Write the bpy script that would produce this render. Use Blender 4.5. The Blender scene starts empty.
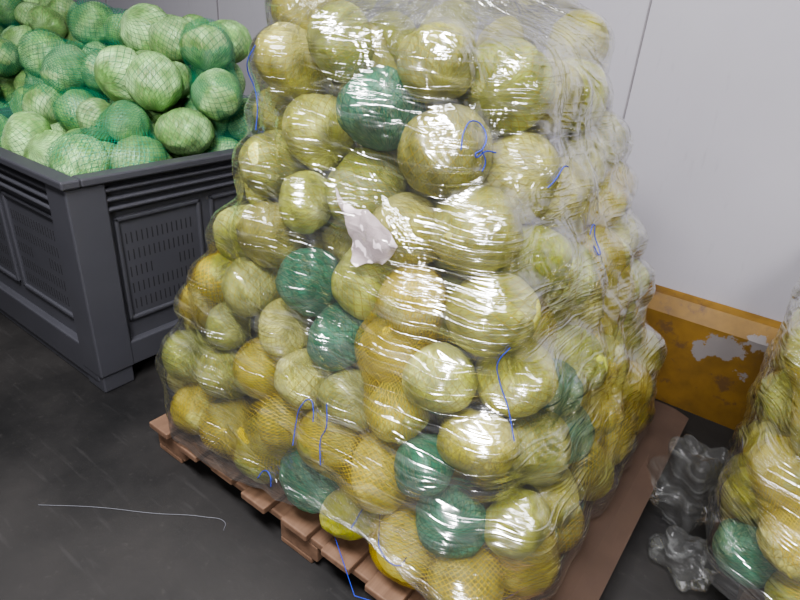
import bpy, bmesh, math, random
import numpy as np
from mathutils import Vector, Matrix, noise
from mathutils.bvhtree import BVHTree
random.seed(7); rng=np.random.default_rng(11)
COL=bpy.context.collection
# ---------------- camera ----------------
H=1.35; yaw=math.radians(35); th=math.radians(27); rho=0.075; f=580
F=Vector((-math.sin(yaw)*math.cos(th), math.cos(yaw)*math.cos(th), -math.sin(th)))
R=Vector((math.cos(yaw), math.sin(yaw),0)); U=R.cross(F)
cr=R*math.cos(rho)+U*math.sin(rho); cu=U*math.cos(rho)-R*math.sin(rho)
cd=bpy.data.cameras.new('camera'); cam=bpy.data.objects.new('camera',cd); COL.objects.link(cam)
cam.matrix_world=Matrix(((cr.x,cu.x,-F.x,0),(cr.y,cu.y,-F.y,0),(cr.z,cu.z,-F.z,H),(0,0,0,1)))
cd.sensor_width=36; cd.lens=36*f/800; cd.clip_start=.02
bpy.context.scene.camera=cam

# ---------------- node helpers ----------------
class NT:
    def __init__(s,name):
        s.m=bpy.data.materials.new(name); s.m.use_nodes=True
        s.t=s.m.node_tree; s.t.nodes.clear()
        s.out=s.t.nodes.new('ShaderNodeOutputMaterial')
    def n(s,typ,ins=None,**kw):
        x=s.t.nodes.new(typ)
        for k,v in kw.items(): setattr(x,k,v)
        if ins:
            for k,v in ins.items(): s.set(x.inputs[k],v)
        return x
    def set(s,sock,v):
        if isinstance(v,bpy.types.NodeSocket): s.t.links.new(v,sock)
        elif isinstance(v,bpy.types.Node): s.t.links.new(v.outputs[0],sock)
        else:
            if isinstance(v,tuple) and len(v)==3 and sock.type=='RGBA': v=v+(1,)
            sock.default_value=v
    def math(s,op,a,b=0.0,c=0.0,clamp=False):
        return s.n('ShaderNodeMath',{0:a,1:b,2:c},operation=op,use_clamp=clamp).outputs[0]
    def mix(s,fac,a,b):
        x=s.n('ShaderNodeMix',data_type='RGBA'); s.set(x.inputs[0],fac); s.set(x.inputs[6],a); s.set(x.inputs[7],b); return x.outputs[2]
    def ramp(s,fac,a,b,lo=0.,hi=1.):
        return s.n('ShaderNodeMapRange',{0:fac,1:a,2:b,3:lo,4:hi},interpolation_type='SMOOTHSTEP').outputs[0]
    def noise(s,vec,scale,detail=3,rough=.5,dist=0.):
        d={'Scale':scale,'Detail':detail,'Roughness':rough,'Distortion':dist}
        if vec is not None: d['Vector']=vec
        return s.n('ShaderNodeTexNoise',d).outputs[0]
    def attr(s,name,o='Vector'): return s.n('ShaderNodeAttribute',attribute_name=name).outputs[o]
    def mapping(s,vec,scale=(1,1,1),rot=(0,0,0),loc=(0,0,0)):
        return s.n('ShaderNodeMapping',{'Vector':vec,'Scale':scale,'Rotation':rot,'Location':loc}).outputs[0]
    def bump(s,h,strength=.5,dist=.01):
        return s.n('ShaderNodeBump',{'Height':h,'Strength':strength,'Distance':dist}).outputs[0]
    def bsdf(s,**k):
        return s.n('ShaderNodeBsdfPrincipled',{a.replace('_',' '):v for a,v in k.items()}).outputs[0]
    def done(s,sh): s.t.links.new(sh,s.out.inputs[0]); return s.m

def net_lines(t,vec,N,K,w):
    sp=t.n('ShaderNodeSeparateXYZ',{0:vec}).outputs
    lon=t.math('ARCTAN2',sp[1],sp[0]); lat=t.math('ARCSINE',sp[2])
    a=t.math('MULTIPLY',lon,N/2); b=t.math('MULTIPLY',lat,K/2)
    l1=t.math('ABSOLUTE',t.math('SINE',t.math('ADD',a,b)))
    l2=t.math('ABSOLUTE',t.math('SINE',t.math('SUBTRACT',a,b)))
    m=t.math('MINIMUM',l1,l2)
    return t.ramp(m,w*.6,w,1.,0.)

def mat_cabbage():
    t=NT('cabbage_leaf'); v=t.attr('ldir'); net=t.attr('netcol','Color'); leaf=t.attr('leafcol','Color')
    geo=t.n('ShaderNodeNewGeometry').outputs['Position']
    n1=t.noise(geo,9,2); 
    sp=t.n('ShaderNodeSeparateXYZ',{0:v}).outputs
    lon=t.math('ARCTAN2',sp[1],sp[0])
    vx=t.n('ShaderNodeCombineXYZ',{0:t.math('MULTIPLY',lon,2.2),1:t.math('MULTIPLY',sp[2],1.0),2:0.0}).outputs[0]
    vein=t.noise(t.mapping(vx,(3.5,1.0,1)),2.0,3,.6,.6)
    vm=t.ramp(t.math('ABSOLUTE',t.math('SUBTRACT',vein,.5)),0.0,.045,1.,0.)
    pale=t.n('ShaderNodeHueSaturation',{'Saturation':.78,'Value':1.6,'Color':leaf}).outputs[0]
    c=t.mix(t.ramp(n1,.4,.65),leaf,pale)
    n2=t.noise(geo,20,3)
    hsv=t.n('ShaderNodeHueSaturation',{'Value':t.ramp(n2,.25,.75,.55,1.2),'Color':c}).outputs[0]
    c=t.mix(t.math('MULTIPLY',vm,.3),hsv,(.80,.84,.42))
    ln=net_lines(t,v,24,20,.17)
    ln2=t.math('MULTIPLY',ln,t.ramp(n1,.3,.6,.4,1.))
    c=t.mix(t.math('MULTIPLY',ln2,.85),c,net)
    h=t.math('ADD',t.math('MULTIPLY',ln,.5),t.math('MULTIPLY',n2,2.6))
    h=t.math('ADD',h,t.math('MULTIPLY',vm,.6))
    b=t.bump(h,.7,.006)
    return t.done(t.bsdf(Base_Color=c,Roughness=.45,Normal=b))
def mat_net(name,col,N=60,K=54,base=.05):
    t=NT(name); v=t.attr('ldir')
    ln=net_lines(t,v,N,K,.26)
    geo=t.n('ShaderNodeNewGeometry').outputs['Position']
    a=t.math('MULTIPLY',ln,t.ramp(t.noise(geo,7,1),.35,.55,.35,1.))
    a=t.math('ADD',a,base,clamp=True)
    d=t.bsdf(Base_Color=col,Roughness=.4)
    tr=t.n('ShaderNodeBsdfTransparent').outputs[0]
    return t.done(t.n('ShaderNodeMixShader',{0:a,1:tr,2:d}).outputs[0])
def mat_simple(name,col,rough=.5,var=.15,scale=20,bump=.1,metal=0.):
    t=NT(name); g=t.n('ShaderNodeTexCoord').outputs['Object']
    n=t.noise(g,scale,3)
    lo=tuple(c*(1-var) for c in col); hi=tuple(min(1,c*(1+var)) for c in col)
    return t.done(t.bsdf(Base_Color=t.mix(n,lo,hi),Roughness=rough,Metallic=metal,Normal=t.bump(n,bump,.003)))
def mat_film(haze=.02,name='stretch_film',g0=.24,g1=1.7,gmax=.6,hc=.055):
    t=NT(name); uv=t.n('ShaderNodeUVMap').outputs[0]
    def ridged(rot,sx,sy,sc,dist=.3,w=.05):
        m=t.mapping(uv,(sx,sy,1),(0,0,rot)); n=t.noise(m,sc,2,.5,dist)
        a=t.math('ABSOLUTE',t.math('SUBTRACT',n,.5)); return t.ramp(a,0,w,1.,0.)
    def sm(rot,sx,sy,sc,det=2,dist=.4):
        m=t.mapping(uv,(sx,sy,1),(0,0,rot)); return t.noise(m,sc,det,.55,dist)
    r1=ridged(.45,1,12,2.2); r2=ridged(-.5,1,10,2.0); r3=ridged(.08,.7,24,2.0)
    A=sm(0,1,1,3.0); B=sm(.9,1,1.3,2.6)
    mask1=t.ramp(A,.46,.62); mask2=t.ramp(B,.46,.62); mask3=t.ramp(A,.52,.40)
    cre=t.math('ADD',t.math('MULTIPLY',r1,mask1),t.math('MULTIPLY',r2,mask2))
    cre=t.math('ADD',cre,t.math('MULTIPLY',r3,mask3))
    fine=t.math('MULTIPLY',sm(.25,2,26,3.5),t.ramp(B,.62,.38))
    h=t.math('ADD',t.math('MULTIPLY',cre,.5),t.math('MULTIPLY',fine,1.4))
    h=t.math('ADD',h,t.math('MULTIPLY',sm(.2,1,1.6,7,2,1.2),5.5))
    b=t.bump(h,.72,.005)
    fr=t.n('ShaderNodeFresnel',{'IOR':1.5,'Normal':b}).outputs[0]
    gl=t.n('ShaderNodeBsdfGlossy',{'Color':(1,1,1),'Roughness':.17,'Normal':b}).outputs[0]
    df=t.n('ShaderNodeBsdfDiffuse',{'Color':(.85,.88,.86),'Normal':b}).outputs[0]
    tr=t.n('ShaderNodeBsdfTransparent',{'Color':(.98,.985,.97)}).outputs[0]
    hz=t.math('ADD',t.math('MULTIPLY',cre,hc),haze)
    m1=t.n('ShaderNodeMixShader',{0:hz,1:tr,2:df}).outputs[0]
    gf=t.math('ADD',t.math('MULTIPLY',fr,g1),g0,clamp=True)
    gf=t.math('MINIMUM',gf,gmax)
    return t.done(t.n('ShaderNodeMixShader',{0:gf,1:m1,2:gl}).outputs[0])
M_cab=mat_cabbage(); M_netY=mat_net('yellow_net',(.92,.68,.005),base=.12); M_netG=mat_net('green_net',(.005,.24,.13),base=.03)
M_film=mat_film(); M_film2=mat_film(.03,'loose_clear_plastic',-.02,.75,.35,.10)
def mat_wood():
    t=NT('pallet_wood'); g=t.n('ShaderNodeTexCoord').outputs['Object']
    n=t.noise(t.mapping(g,(14,1.2,14)),3,4,.6,.5)
    return t.done(t.bsdf(Base_Color=t.mix(n,(.07,.038,.023),(.24,.145,.09)),Roughness=.75,Normal=t.bump(n,.3,.003)))
M_wood=mat_wood(); M_card=mat_simple('cardboard',(.06,.036,.024),.8,.3,8)
M_twine=mat_simple('blue_twine',(.015,.04,.36),.6,.2,60)
M_bin=mat_simple('grey_plastic',(.060,.061,.070),.42,.12,6,.05); M_slot=mat_simple('slot_shadow',(.02,.02,.023),.8)
M_white=mat_simple('white_plastic',(.90,.78,.80),.3,.08,20)

# ---------------- object helpers ----------------
def empty(name,loc=(0,0,0)):
    e=bpy.data.objects.new(name,None); e.location=loc; e.empty_display_size=.1; COL.objects.link(e); return e
def mk(name,me,mats,parent=None):
    o=bpy.data.objects.new(name,me); COL.objects.link(o)
    for m in (mats if isinstance(mats,list) else [mats]): me.materials.append(m)
    if parent: o.parent=parent; o.matrix_parent_inverse=Matrix.Translation(parent.location).inverted()
    return o
def boxes(name,lst,mat,parent=None,bev=.004):
    bm=bmesh.new()
    for (x0,x1,y0,y1,z0,z1) in lst:
        bmesh.ops.create_cube(bm,size=1,matrix=Matrix.Translation(((x0+x1)/2,(y0+y1)/2,(z0+z1)/2))@Matrix.Diagonal((abs(x1-x0),abs(y1-y0),abs(z1-z0),1)))
    me=bpy.data.meshes.new(name); bm.to_mesh(me); bm.free()
    o=mk(name,me,mat,parent)
    if bev:
        b=o.modifiers.new('b','BEVEL'); b.width=bev; b.segments=2; b.limit_method='ANGLE'
    return o
def curve(name,pts,rad,mat,parent=None):
    c=bpy.data.curves.new(name,'CURVE'); c.dimensions='3D'; c.bevel_depth=rad; c.bevel_resolution=2; c.resolution_u=6
    lists=pts if isinstance(pts[0],list) else [pts]
    for L in lists:
        s=c.splines.new('BEZIER'); s.bezier_points.add(len(L)-1)
        for b,p in zip(s.bezier_points,L): b.co=p; b.handle_left_type=b.handle_right_type='AUTO'
    o=bpy.data.objects.new(name,c); COL.objects.link(o); c.materials.append(mat)
    if parent: o.parent=parent; o.matrix_parent_inverse=Matrix.Translation(parent.location).inverted()
    return o

_b=bmesh.new(); bmesh.ops.create_icosphere(_b,subdivisions=4,radius=1)
ICO=np.array([v.co[:] for v in _b.verts]); ICF=np.array([[v.index for v in fa.verts] for fa in _b.faces]); _b.free()
def rotm():
    q=rng.normal(size=4); q/=np.linalg.norm(q); w,x,y,z=q
    return np.array([[1-2*(y*y+z*z),2*(x*y-z*w),2*(x*z+y*w)],[2*(x*y+z*w),1-2*(x*x+z*z),2*(y*z-x*w)],[2*(x*z-y*w),2*(y*z+x*w),1-2*(x*x+y*y)]])
def cabbage_mesh(name,P,r,netc,leafc,parent):
    V=[];L=[];C1=[];C2=[];Fc=[]
    for i,(p,rr) in enumerate(zip(P,r)):
        rad=np.ones(len(ICO))
        for k in range(7):
            c=rng.normal(size=3); c/=np.linalg.norm(c); th0=rng.uniform(.1,.7)
            e=ICO@c-th0+.10*np.sin(5*ICO[:,(k)%3]+k); rad+=.05*np.clip(e/.09,0,1)
        rad+=.045*np.sin(3*ICO[:,0]+i)*np.cos(2.5*ICO[:,1]+2*i)
        rad*=1/1.10
        sc=np.array([1,rng.uniform(.92,1.03),rng.uniform(.79,1.0)])
        pts=(ICO*rad[:,None]*sc)@rotm().T*rr+p
        V.append(pts); L.append(ICO); Fc.append(ICF+i*len(ICO))
        C1.append(np.tile(np.append(netc[i],1),(len(ICO),1))); C2.append(np.tile(np.append(leafc[i],1),(len(ICO),1)))
    V=np.concatenate(V);L=np.concatenate(L);Fc=np.concatenate(Fc);C1=np.concatenate(C1);C2=np.concatenate(C2)
    me=bpy.data.meshes.new(name); me.vertices.add(len(V)); me.vertices.foreach_set('co',V.ravel())
    me.loops.add(Fc.size); me.loops.foreach_set('vertex_index',Fc.ravel())
    me.polygons.add(len(Fc)); me.polygons.foreach_set('loop_start',np.arange(0,Fc.size,3))
    me.polygons.foreach_set('use_smooth',np.ones(len(Fc),bool))
    me.update(calc_edges=True)
    me.attributes.new('ldir','FLOAT_VECTOR','POINT').data.foreach_set('vector',L.ravel())
    for nm,C in (('netcol',C1),('leafcol',C2)):
        me.attributes.new(nm,'FLOAT_COLOR','POINT').data.foreach_set('color',C.ravel())
    return mk(name,me,M_cab,parent)
_b=bmesh.new(); bmesh.ops.create_icosphere(_b,subdivisions=3,radius=1); IC2=np.array([v.co[:] for v in _b.verts]); _b.free()
def net_bags(name,P,r,groups,mat,parent):
    bm=bmesh.new(); ly=bm.verts.layers.float_vector.new('ldir')
    for g in groups:
        pts=np.concatenate([IC2*(r[i]*1.03)+P[i] for i in g]); c=pts.mean(0)
        u,s,vt=np.linalg.svd(P[list(g)]-P[list(g)].mean(0)); 
        b2=bmesh.new()
        vs=[b2.verts.new(p) for p in pts]
        res=bmesh.ops.convex_hull(b2,input=vs)
        bmesh.ops.delete(b2,geom=list({v for v in res['geom_interior'] if isinstance(v,bmesh.types.BMVert)}),context='VERTS')
        bmesh.ops.subdivide_edges(b2,edges=[e for e in b2.edges if e.calc_length()>.05],cuts=3,use_grid_fill=True)
        mp={}
        for v in b2.verts:
            p=np.array(v.co[:]); d=min(np.linalg.norm(p-P[i])-r[i]*1.02 for i in g)
            if d>0: p=p+(c-p)/np.linalg.norm(c-p)*d*.55
            p[2]=max(p[2],.137)
            nv=bm.verts.new(p); q=vt@(p-c); q=q/np.linalg.norm(q); nv[ly]=(q[1],q[2],q[0]); mp[v]=nv
        for fa in b2.faces:
            try: bm.faces.new([mp[v] for v in fa.verts]).smooth=True
            except Exception: pass
        b2.free()
    me=bpy.data.meshes.new(name); bm.to_mesh(me); bm.free()
    return mk(name,me,mat,parent)
def groups_of(P,sel,k,maxd):
    left=list(sel); out=[]
    while len(left)>=2:
        a=left.pop(0); d=sorted((np.linalg.norm(P[a]-P[b]),b) for b in left)
        g=[a]+[b for dd,b in d[:k-1] if dd<maxd]
        for b in g[1:]: left.remove(b)
        if len(g)>1: out.append(g)
    return out

def relax(P,r,clamp,iters=350,g=.002,out=None,og=.0):
    N=len(P)
    for it in range(iters):
        P[:,2]-=g*(1 if it<iters*.8 else .2)
        if out is not None and it<iters*.85:
            v=P[:,:2]-out; P[:,:2]+=v/np.linalg.norm(v,axis=1)[:,None]*og
        D=P[:,None]-P[None]; d=np.linalg.norm(D,axis=2)+np.eye(N)*9; ov=np.clip((r[:,None]+r[None])*.95-d,0,None)
        P+= (D/d[:,:,None]*ov[:,:,None]*.38).sum(1)
        P=clamp(P,r)
    return P
class Stack:
    def __init__(s,prof,zbase,ztop,rc=.2): s.p=np.array(prof); s.zb=zbase; s.zt=ztop; s.rc=rc
    def at(s,z): return [np.interp(z,s.p[:,0],s.p[:,k]) for k in (1,2,3,4)]
    def clamp(s,P,r):
        rc=s.rc
        P[:,2]=np.clip(P[:,2],s.zb+r*1.0,s.zt-r)
        xl,xr,yf,yb=s.at(P[:,2]); c=np.stack([(xl+xr)/2,(yf+yb)/2],1); h=np.stack([(xr-xl)/2,(yb-yf)/2],1)
        q=P[:,:2]-c; lim=h-r[:,None]; q=np.clip(q,-lim,lim)
        inner=h-rc; e=np.clip(np.abs(q)-inner,0,None); L=np.linalg.norm(e,axis=1); mx=rc-r
        k=np.where(L>mx,mx/np.maximum(L,1e-6),1.)
        q=np.sign(q)*(np.minimum(np.abs(q),inner)+e*k[:,None])
        P[:,:2]=c+q; return P

def build_film(name,P,r,st,parent,mat,nphi=420,dz=.008,seed=0,lift=None):
    z=np.arange(st.zb,(P[:,2]+r).max()-.004,dz); nz=len(z)
    phi=np.linspace(0,2*np.pi,nphi,endpoint=False)
    xl,xr,yf,yb=st.at(z); cx=np.interp(z,[st.zb,st.zt],[(xl[0]+xr[0])/2,(xl[-1]+xr[-1])/2]); cy=np.interp(z,[st.zb,st.zt],[(yf[0]+yb[0])/2,(yf[-1]+yb[-1])/2])
    n=np.stack([np.cos(phi),np.sin(phi)],1); Rr=np.zeros((nz,nphi)); Un=np.zeros((nz,nphi))
    cosd=np.cos(phi[:,None]-phi[None])
    for k in range(nz):
        zz=max(z[k],st.zb+.045)
        rho2=(r+.004)**2-(zz-P[:,2])**2; s=rho2>0
        if s.sum()<1: Rr[k]=Rr[k-1]*.8; Un[k]=0; continue
        C=P[s,:2]-np.array([cx[k],cy[k]]); rh=np.sqrt(rho2[s])
        hs=(C@n.T+rh[:,None]).max(0)
        hull=np.where(cosd>.2,hs[:,None]/np.maximum(cosd,.2),9).min(0)
        al=C@n.T; pe2=(C**2).sum(1)[:,None]-al**2; dsc=rh[:,None]**2-pe2
        un=np.where(dsc>0,al+np.sqrt(np.maximum(dsc,0)),0).max(0)
        Un[k]=un; hull=np.maximum(hull,un)
        Rr[k]=hull*.7+.3*np.maximum(un,hull-.08)
    def shiftmax(A,m,op):
        o=A.copy()
        for s in range(1,m+1):
            up=np.vstack([A[s:],np.repeat(A[-1:],s,0)]); dn=np.vstack([np.repeat(A[:1],s,0),A[:-s]])
            o=op(o,op(up,dn))
        return o
    m=int(.07/dz); Rc=shiftmax(shiftmax(Rr,m,np.maximum),m,np.minimum)
    Rf=.8*Rc+.2*Rr
    def blur(Rf,n_):
        for it in range(n_):
            Rf=(Rf*2+np.roll(Rf,1,1)+np.roll(Rf,-1,1))/4
            up=np.vstack([Rf[1:],Rf[-1:]]); dn=np.vstack([Rf[:1],Rf[:-1]]); Rf=(2*Rf+up+dn)/4
        return Rf
    Rf=blur(Rf,6); Rf=np.maximum(Rf,Un+.003); Rf=blur(Rf,2)
    V=np.zeros((nz,nphi,3)); K=int(.14/dz)
    for k in range(nz):
        for j in range(nphi):
            a=phi[j]; x,y=math.cos(a)*.6,math.sin(a)*.6
            am=.6+1.2*max(0,noise.noise((x*1.7,y*1.7+seed,z[k]*2.2))+.25)
            w=noise.noise((x*2.5+seed,y*2.5,(z[k]+.35*a)*16))*.007+noise.noise((x*3,y*3+seed,(z[k]-.5*math.sin(a*2))*20))*.006
            w+=(abs(noise.noise((x*5+seed,y*5,(z[k]+.2*math.sin(a*3))*12)))-.2)*.012
            rad=Rf[k,j]+w*am+.007; zz=z[k]
            if k<K:
                hem=max(0,noise.noise((x*5,y*5,seed+5))*.06+.01); 
                if lift is not None: hem+=lift(cx[k]+n[j,0]*rad,cy[k]+n[j,1]*rad)
                q=1-k/K; zz=z[k]+hem*q; rad+=.008*q*(noise.noise((x*14,y*14,3)))
                if hem>.02: rad=max(rad,Rf[min(nz-1,int(k+hem*q/dz)),j]+.004)
            V[k,j]=(cx[k]+n[j,0]*rad,cy[k]+n[j,1]*rad,zz)
    verts=V.reshape(-1,3).tolist(); faces=[];uvs=[]
    for k in range(nz-1):
        for j in range(nphi):
            j2=(j+1)%nphi
            faces.append((k*nphi+j,k*nphi+j2,(k+1)*nphi+j2,(k+1)*nphi+j))
            a0=phi[j]*.6;a1=(phi[j]+phi[1])*.6
            uvs+= [a0,z[k],a1,z[k],a1,z[k+1],a0,z[k+1]]
    verts.append((cx[-1],cy[-1],z[-1]+.012)); top=len(verts)-1
    for j in range(nphi):
        faces.append(((nz-1)*nphi+j,(nz-1)*nphi+(j+1)%nphi,top)); a0=phi[j]*.6; uvs+=[a0,z[-1],a0+.01,z[-1],a0,z[-1]+.2]
    me=bpy.data.meshes.new(name); me.from_pydata(verts,[],faces)
    me.uv_layers.new(name='UVMap').data.foreach_set('uv',uvs)
    me.polygons.foreach_set('use_smooth',[True]*len(faces)); me.update()
    return mk(name,me,mat,parent)

YN=(.66,.50,.015); GN=(.0,.13,.085)
def fill(st,N,rlo,rhi,iters=350,og=.0015):
    r=rng.uniform(rlo,rhi,N); z=rng.uniform(0,1,N)**1.25*(st.zt-st.zb)+st.zb
    xl,xr,yf,yb=st.at(z); P=np.stack([rng.uniform(xl,xr),rng.uniform(yf,yb),z],1)
    return relax(P,r,st.clamp,iters,.002,np.array([(xl+xr).mean()/2,(yf+yb).mean()/2]),og),r

# ---------------- main stack ----------------
ZB=.135
st=Stack([(0,-1.53,-.17,.71,1.95),(.37,-1.50,-.20,.75,1.94),(.79,-1.30,-.34,.84,1.82),(1.05,-1.24,-.43,.90,1.76),(1.35,-1.21,-.52,.95,1.70),(1.7,-1.18,-.57,.98,1.66)],ZB,1.66,.19)
P,r=fill(st,300,.070,.101)
green_t=[(-.82,.95,1.15),(-.80,.84,.60),(-.94,.84,.75),(-.50,.82,.54),(-.24,1.04,.63),(-.84,.78,.20),(-.47,.80,.38),(-.20,1.2,.45)]
isg=np.zeros(len(P),bool)
for g in green_t: isg[np.argmin(np.linalg.norm(P-np.array(g),axis=1))]=True
def ycol(): return tuple(np.array((.53,.54,.035))*rng.uniform(.7,1.25)*np.array((rng.uniform(.88,1.1),1,rng.uniform(.8,2.8))))
netc=[GN if g else YN for g in isg]
leafc=[(.04,.25,.135) if g else ycol() for g in isg]
stack=empty('stretch_wrapped_cabbage_stack',(-.8,1.37,ZB))
cabbage_mesh('cabbages',P,r,netc,leafc,stack)
sel=[i for i in range(len(P)) if not isg[i] and (P[i,1]<1.05 or P[i,0]>-.5) ]
net_bags('yellow_net_bags',P,r,groups_of(P,sel,3,.22)[::2],M_netY,stack)
film=build_film('stretch_film',P,r,st,stack,M_film,lift=lambda x,y: .12*math.exp(-((x+.60)/.28)**2) if y<1 else 0)
bv=BVHTree.FromPolygons([v.co[:] for v in film.data.vertices],[p.vertices[:] for p in film.data.polygons])
def on_film(x,y,z,off=.004):
    z=max(z,.142); c=Vector((-.8,1.37,z)); d=(Vector((x,y,z))-c); d.z=0; d.normalize()
    h=bv.ray_cast(c+d*1.6,-d)
    return (h[0]+d*off) if h[0] is not None else Vector((x,y,z))
def tw(base,offs,s=.0026,off=.004):
    return [on_film(base[0]+du*s*.85,base[1]+du*s*.45,base[2]-dv*s,off) for du,dv in offs]
T=[tw((-.50,.92,1.13),[(-12,4),(-11,-8),(-2,-13),(8,-6),(6,4),(0,8),(10,6),(20,8)]),
   tw((-.50,.92,1.13),[(6,6),(10,14),(8,20)]),
   tw((-.79,.77,.46),[(-4,24),(-8,4),(-4,-14),(6,-24),(14,-18),(16,-8)]),
   tw((-.38,1.1,1.06),[(-16,6),(-8,0),(4,-8),(18,-6)]),
   tw((-.32,.86,.68),[(6,30),(2,10),(-6,-8),(-10,-24),(-2,-38)]),
   tw((-1.1,.95,1.19),[(16,-22),(6,-10),(-6,0),(-8,14),(0,30),(2,50)]),
   tw((-.31,1.29,.89),[(-10,-6),(2,-14),(12,-2),(6,12),(-4,4)]),
   tw((-.72,.77,.47),[(0,-28),(4,-8),(-3,10),(2,32)]),
   tw((-.88,.78,.25),[(-14,8),(-6,-4),(6,-6),(10,6)]),
   tw((-.5,.78,.24),[(-44,-16),(-40,10),(-10,12),(0,22),(24,26),(50,20),(80,30)]),
   tw((-.5,.78,.24),[(-20,0),(-16,-14),(6,-10),(14,10),(26,30)])]
curve('blue_tie_twine',T,.0012,M_twine,stack)
star=[(-46,-24),(-30,-17),(-14,-13),(0,-15),(14,-12),(26,-7),(32,2),(27,12),(20,20),(8,22),(2,25),(-4,28),(-12,26),(-14,16),(-20,6),(-24,-4),(-34,-14)]
bm=bmesh.new(); cen=(-.71,.86,.93)
vs=[bm.verts.new((u,v,0)) for u,v in star]; bm.faces.new(vs); bmesh.ops.triangulate(bm,faces=bm.faces)
bmesh.ops.subdivide_edges(bm,edges=bm.edges,cuts=4,use_grid_fill=True)
for v in bm.verts:
    u,w_=v.co.x,v.co.y; v.co=tw(cen,[(u,w_)],.0028,-.002+.010*noise.noise((u*.12,w_*.12,2)))[0]
for fa in bm.faces: fa.smooth=True
me=bpy.data.meshes.new('white_plastic_scrap'); bm.to_mesh(me); bm.free(); mk('white_plastic_scrap',me,M_white,stack)

# ---------------- pallet, card ----------------
def pallet(name,x0,x1,y0,y1,z1=.12):
    e=empty(name,((x0+x1)/2,(y0+y1)/2,0)); L=[]
    n=9; w=.095; 
    for i in range(n):
        x=x0+(x1-x0-w)*i/(n-1); L.append((x,x+w,y0+random.uniform(-.01,.01),y1,z1-.022,z1))
    boxes('deck_boards',L,M_wood,e)
    L=[]
    for y in (y0+.02,(y0+y1)/2-.05,y1-.12): L.append((x0,x1,y,y+.1,z1-.044,z1-.022))
    boxes('stringer_boards',L,M_wood,e)
    L=[]
    for x in (x0,(x0+x1)/2-.07,x1-.14):
        for y in (y0+.02,(y0+y1)/2-.05,y1-.12): L.append((x,x+.14,y,y+.1,.02,z1-.044))
        L.append((x,x+.12,y0+.02,y1,0,.02))
    boxes('blocks_and_skids',L,M_wood,e); return e
pallet('wooden_pallet',-1.45,-.16,.74,1.96)
pallet('wooden_pallet.001',.18,1.35,1.34,2.15)
def sheet(name,x0,x1,y0,y1,z):
    bm=bmesh.new(); bmesh.ops.create_grid(bm,x_segments=40,y_segments=40,size=.5)
    for v in bm.verts:
        v.co.x=(x0+x1)/2+v.co.x*(x1-x0); v.co.y=(y0+y1)/2+v.co.y*(y1-y0); v.co.z=z+.002*noise.noise(v.co*6)
        if v.co.x>x1-.06: v.co.z-=max(0,v.co.x-x1+.06)**1.2*.5
    me=bpy.data.meshes.new(name); bm.to_mesh(me); bm.free(); o=mk(name,me,M_card)
    s=o.modifiers.new('s','SOLIDIFY'); s.thickness=.004; s.offset=0; return o
sheet('cardboard_sheet',-1.2,-.10,.95,1.98,.1265)

# ---------------- right stack ----------------
st2=Stack([(0,.05,1.3,1.2,2.12),(.4,.05,1.28,1.22,2.1),(.75,.05,1.2,1.27,2.07),(.95,.17,1.1,1.35,1.97),(1.2,.4,1.0,1.4,1.9)],ZB,1.15,.2)
P2,r2=fill(st2,172,.070,.097,250)
isg2=np.zeros(len(P2),bool)
isg2[np.argmin(np.linalg.norm(P2-np.array((.12,1.28,.22)),axis=1))]=True
s2=empty('stretch_wrapped_cabbage_stack.001',(.7,1.65,ZB))
cabbage_mesh('cabbages_b',P2,r2,[GN if g else YN for g in isg2],[(.04,.25,.135) if g else ycol() for g in isg2],s2)
sel2=[i for i in range(len(P2)) if not isg2[i] and (P2[i,1]<1.5 or P2[i,0]<.3) ]
net_bags('yellow_net_bags_b',P2,r2,groups_of(P2,sel2,3,.22)[::2],M_netY,s2)
build_film('stretch_film_b',P2,r2,st2,s2,M_film,300,.012,3.3)
def crumple(name,loc,rad,parent,sc=(1,1,1),seed=0):
    bm=bmesh.new(); bmesh.ops.create_icosphere(bm,subdivisions=5,radius=1); ul=bm.loops.layers.uv.new('UVMap')
    bmesh.ops.delete(bm,geom=[v for v in bm.verts if v.co.y>.25 or v.co.z<-.75],context='VERTS')
    for v in bm.verts:
        n=v.co.normalized(); k=1+.40*noise.noise(n*1.6+Vector((seed,0,0)))+.22*(abs(noise.noise(n*2.2+Vector((0,seed,0))))-.2)+.05*abs(noise.noise(n*6))
        v.co=Vector((n.x*sc[0],n.y*sc[1],n.z*sc[2]))*k*rad+Vector(loc); v.co.z=max(v.co.z,.003)
    for fa in bm.faces:
        fa.smooth=True
        for l in fa.loops: l[ul].uv=(l.vert.co.x+l.vert.co.y,l.vert.co.z)
    me=bpy.data.meshes.new(name); bm.to_mesh(me); bm.free(); return mk(name,me,M_film2,parent)
crumple('film_tail',(-.02,1.62,.13),.125,s2,(.8,1.1,1.2),2.2)
crumple('film_tail_lower',(.04,1.42,.05),.08,s2,(1,1.1,.7),5.2)

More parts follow.
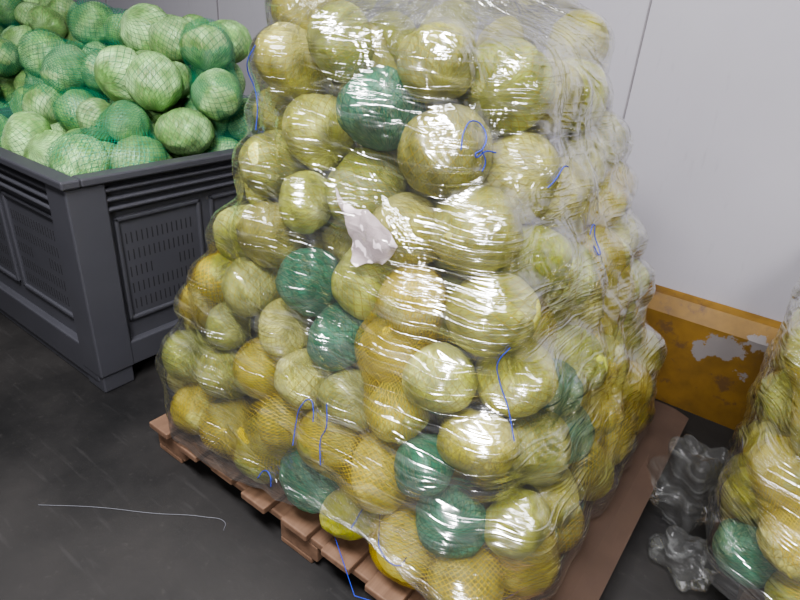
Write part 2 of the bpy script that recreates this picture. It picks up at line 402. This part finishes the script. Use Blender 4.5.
# ---------------- bins ----------------
def plastic_bin(name,x0,x1,y0,y1,h=.80):
    e=empty(name,((x0+x1)/2,(y0+y1)/2,0)); t=.035; L=[]; S=[]
    zb=.10; p=.13
    for cx0 in (x0,x1-p):
        for cy0 in (y0,y1-p):
            L.append((cx0,cx0+p,cy0,cy0+p,zb-.03,h-.03))
            L.append((cx0+.006,cx0+p-.006,cy0+.006,cy0+p-.006,0,zb))
    for yy in (y0+.012,(y0+y1)/2-.05,y1-.10): L.append((x0+.02,x1-.02,yy,yy+.09,.0,zb+.02))
    ins=.03
    L+=[(x0+.02,x1-.02,y0+ins,y0+ins+t,zb-.04,h-.02),(x0+.02,x1-.02,y1-ins-t,y1-ins,zb,h-.02),(x0+ins,x0+ins+t,y0+.02,y1-.02,zb,h-.02),(x1-ins-t,x1-ins,y0+.02,y1-.02,zb-.04,h-.02),(x0+.02,x1-.02,y0+.02,y1-.02,zb,zb+.03)]
    L+=[(x0-.012,x1+.012,y0-.012,y0+.05,h-.028,h),(x0-.012,x1+.012,y1-.05,y1+.012,h-.028,h),(x0-.012,x0+.05,y0+.05,y1-.05,h-.028,h-.0005),(x1-.05,x1+.012,y0+.05,y1-.05,h-.028,h-.0005)]
    for k in range(3):
        z=h-.065-k*.033
        L+=[(x0+.05,x1-.05,y0+.004,y0+.04,z,z+.014),(x1-.04,x1-.004,y0+.05,y1-.05,z,z+.014),(x0+.004,x0+.04,y0+.05,y1-.05,z,z+.014)]
    L+=[(x0+.03,x1-.03,y0+.002,y0+.04,zb-.06,zb+.07),(x1-.04,x1-.002,y0+.03,y1-.03,zb-.03,zb+.07)]
    def frame(a0,a1,z0,z1,side):
        w=.018
        for (b0,b1,c0,c1) in ((a0,a1,z0,z0+w),(a0,a1,z1-w,z1),(a0,a0+w,z0,z1),(a1-w,a1,z0,z1)):
            if side=='f': L.append((b0,b1,y0+.020,y0+.04,c0,c1))
            else: L.append((x1-.04,x1-.020,b0,b1,c0,c1))
        ns=int((a1-a0-.06)/.02)
        for r_ in range(5):
            zz=z0+.04+r_*(z1-z0-.08)/5
            for i in range(ns):
                a=a0+.035+i*.02
                if r_==2 and ns*.3<i<ns*.7: continue
                if side=='f': S.append((a,a+.004,y0+ins-.001,y0+ins+.01,zz,zz+(z1-z0-.08)/5-.025))
                else: S.append((x1-ins-.01,x1-ins+.001,a,a+.004,zz,zz+(z1-z0-.08)/5-.025))
    W=x1-x0-2*p; D=y1-y0-2*p
    for k in range(2):
        frame(x0+p+W*k/2+.02,x0+p+W*(k+1)/2-.02,.24,.64,'f'); frame(y0+p+D*k/2+.02,y0+p+D*(k+1)/2-.02,.24,.64,'s')
    boxes('shell',L,M_bin,e,.006); boxes('vent_slots',S,M_slot,e,0)
    return e
plastic_bin('plastic_pallet_box',-3.02,-1.84,.79,1.82)
plastic_bin('plastic_pallet_box.001',-4.28,-3.08,.79,1.82)
def heap(name,x0,x1,y0,y1,seed):
    PP=[];d=.19
    def cap(x,y):
        e=min(y-y0,(x1-x)*3+.1,.45+(x-x0)*2)
        return .88+min(.52,max(0,e)*.95)
    z=.60;k=0
    while z<1.47:
        j=0;y=y0+.08
        while y<y1-.05:
            x=x0+.1+(d/2 if (j+k)%2 else 0)
            while x<x1-.07:
                if z<cap(x,y)-.02: PP.append((x+rng.uniform(-.04,.04),y+rng.uniform(-.04,.04)+(.06 if k%2 else 0),z+rng.uniform(-.03,.03)))
                x+=d
            y+=.17;j+=1
        z+=.14;k+=1
    PP=np.array(PP); rr=rng.uniform(.080,.108,len(PP))
    def cl(Q,r_):
        hi=Q[:,2]>.9; ex=np.where(hi,.04,0)
        Q[:,0]=np.clip(Q[:,0],x0+r_-ex,x1-r_+ex);Q[:,1]=np.clip(Q[:,1],y0+r_-ex,y1-r_+ex);Q[:,2]=np.maximum(Q[:,2],.45);return Q
    PP=relax(PP,rr,cl,140,.0015)
    e=empty(name,((x0+x1)/2,(y0+y1)/2,.6))
    lc=[tuple(np.array((.21,.43,.12))*rng.uniform(.7,1.25)) for _ in rr]
    cabbage_mesh('cabbages_'+name[-3:],PP,rr,[(.0,.15,.075)]*len(rr),lc,e)
    sel=[i for i in range(len(PP)) if PP[i,2]>.7]
    net_bags('net_'+name[-3:],PP,rr,groups_of(PP,sel,4,.30)[::2],M_netG,e)
heap('netted_cabbage_heap',-2.95,-1.90,.87,1.76,1)
heap('netted_cabbage_heap.001',-4.2,-3.15,.87,1.76,2)

# ---------------- room ----------------
def mat_floor():
    t=NT('dark_concrete'); g=t.n('ShaderNodeTexCoord').outputs['Object']
    a=t.noise(g,1.4,5,.6); b=t.noise(g,40,3,.6); c=t.mix(t.ramp(a,.3,.7),(.009,.009,.009),(.028,.026,.024))
    c=t.mix(t.math('MULTIPLY',t.ramp(b,.6,.78),.25),c,(.07,.065,.06))
    sc=t.noise(t.mapping(g,(1,9,1),(0,0,.6)),5,4); c=t.mix(t.math('MULTIPLY',t.ramp(sc,.58,.75),.2),c,(.07,.067,.065))
    return t.done(t.bsdf(Base_Color=c,Roughness=t.ramp(a,.2,.8,.5,.75),Normal=t.bump(b,.25,.002)))
def mat_wall():
    t=NT('wall_panel'); g=t.n('ShaderNodeTexCoord').outputs['Object']
    a=t.noise(g,1.5,4); b=t.noise(t.mapping(g,(6,6,1)),6,4,.6)
    c=t.mix(a,(.31,.30,.33),(.42,.41,.44)); c=t.mix(t.math('MULTIPLY',t.ramp(b,.6,.75),.3),c,(.25,.245,.26))
    return t.done(t.bsdf(Base_Color=c,Roughness=.4))
def mat_kerb():
    t=NT('kerb_paint'); g=t.n('ShaderNodeTexCoord').outputs['Object']
    a=t.noise(g,5,4,.6); b=t.noise(g,11,5,.65)
    c=t.mix(t.ramp(a,.3,.7),(.13,.070,.010),(.25,.14,.018))
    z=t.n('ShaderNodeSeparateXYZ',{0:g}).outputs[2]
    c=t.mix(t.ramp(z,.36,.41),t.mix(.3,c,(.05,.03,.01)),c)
    c=t.mix(t.ramp(t.noise(g,9,5,.7),.54,.66),c,(.10,.055,.02))
    def patch(cx,cz,s,w):
        d=t.n('ShaderNodeVectorMath',{0:t.mapping(g,(1,0,1.3),(0,0,0),(-cx,0,-cz*1.3))},operation='LENGTH').outputs['Value']
        q=t.math('ADD',d,t.math('MULTIPLY',t.math('SUBTRACT',b,.5),s)); return t.ramp(q,w,w+.006,1.,0.)
    for (cx,cz,s,w) in ((-.08,.31,.2,.07),(-.16,.27,.2,.04),(.02,.355,.2,.035),(-.02,.24,.2,.015),(.55,.3,.3,.06),(-.9,.2,.3,.05)):
        c=t.mix(patch(cx,cz,s,w),c,(.18,.165,.16))
    return t.done(t.bsdf(Base_Color=c,Roughness=.6,Normal=t.bump(a,.3,.01)))
M_wall=mat_wall()
boxes('floor',[(-7,5,-4,2.5,-.1,0)],mat_floor(),None,0)
boxes('wall_back',[(-7,5,2.28,2.5,0,4.6)],M_wall,None,0)
M_seam=mat_simple('seam',(.20,.19,.20),.6)
boxes('trim_1',[(x,x+.006,2.274,2.281,.44,4.6) for x in (-4.14,-2.98,-1.82,-.655,.5,1.66,2.82)],M_seam,None,.001)
bm=bmesh.new()
prof=[(2.28,0),(2.20,0),(2.20,.37),(2.235,.43),(2.28,.44)]
for x in (-7,5): 
    vs=[bm.verts.new((x,y,z)) for y,z in prof]
    bm.faces.new(vs)
bm.verts.ensure_lookup_table()
for i in range(5): bm.faces.new([bm.verts[i],bm.verts[(i+1)%5],bm.verts[5+(i+1)%5],bm.verts[5+i]])
bmesh.ops.recalc_face_normals(bm,faces=bm.faces)
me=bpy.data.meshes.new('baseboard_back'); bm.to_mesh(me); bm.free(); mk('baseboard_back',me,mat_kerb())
curve('string_on_floor',[(-1.49,.40,.002),(-1.36,.50,.002),(-1.22,.59,.002),(-1.1,.675,.002),(-1.04,.70,.002),(-1.02,.68,.002)],.0010,mat_simple('pale_string',(.14,.145,.16),.6))

# ---------------- lights ----------------
def area(name,loc,target,sx,sy,e,col=(1,1,1)):
    l=bpy.data.lights.new(name,'AREA'); l.shape='RECTANGLE'; l.size=sx; l.size_y=sy; l.energy=e; l.color=col
    o=bpy.data.objects.new(name,l); o.location=loc; COL.objects.link(o)
    o.rotation_euler=(Vector(target)-Vector(loc)).to_track_quat('-Z','Y').to_euler()
area('ceiling_light',(-.4,-.3,3.2),(-.4,-.1,0),1.7,.45,195,(.98,.96,1))
area('ceiling_light.001',(-2.2,-.1,3.4),(-2.2,0,0),1.6,.4,40,(.98,.97,1))
area('ceiling_light.002',(1.2,.6,3.4),(1.2,.6,0),1.6,.4,28,(.98,.97,1))
area('added_front_light',(.9,-2.2,2.4),(-.6,1.0,.7),.6,.45,85,(1,.97,.99))  # added area light behind the camera, gives frontal highlights on the film
w=bpy.data.worlds.new('world'); bpy.context.scene.world=w; w.use_nodes=True
w.node_tree.nodes['Background'].inputs[0].default_value=(.78,.8,.85,1); w.node_tree.nodes['Background'].inputs[1].default_value=.05
try: bpy.context.scene.view_settings.look='AgX - Medium High Contrast'
except Exception: pass
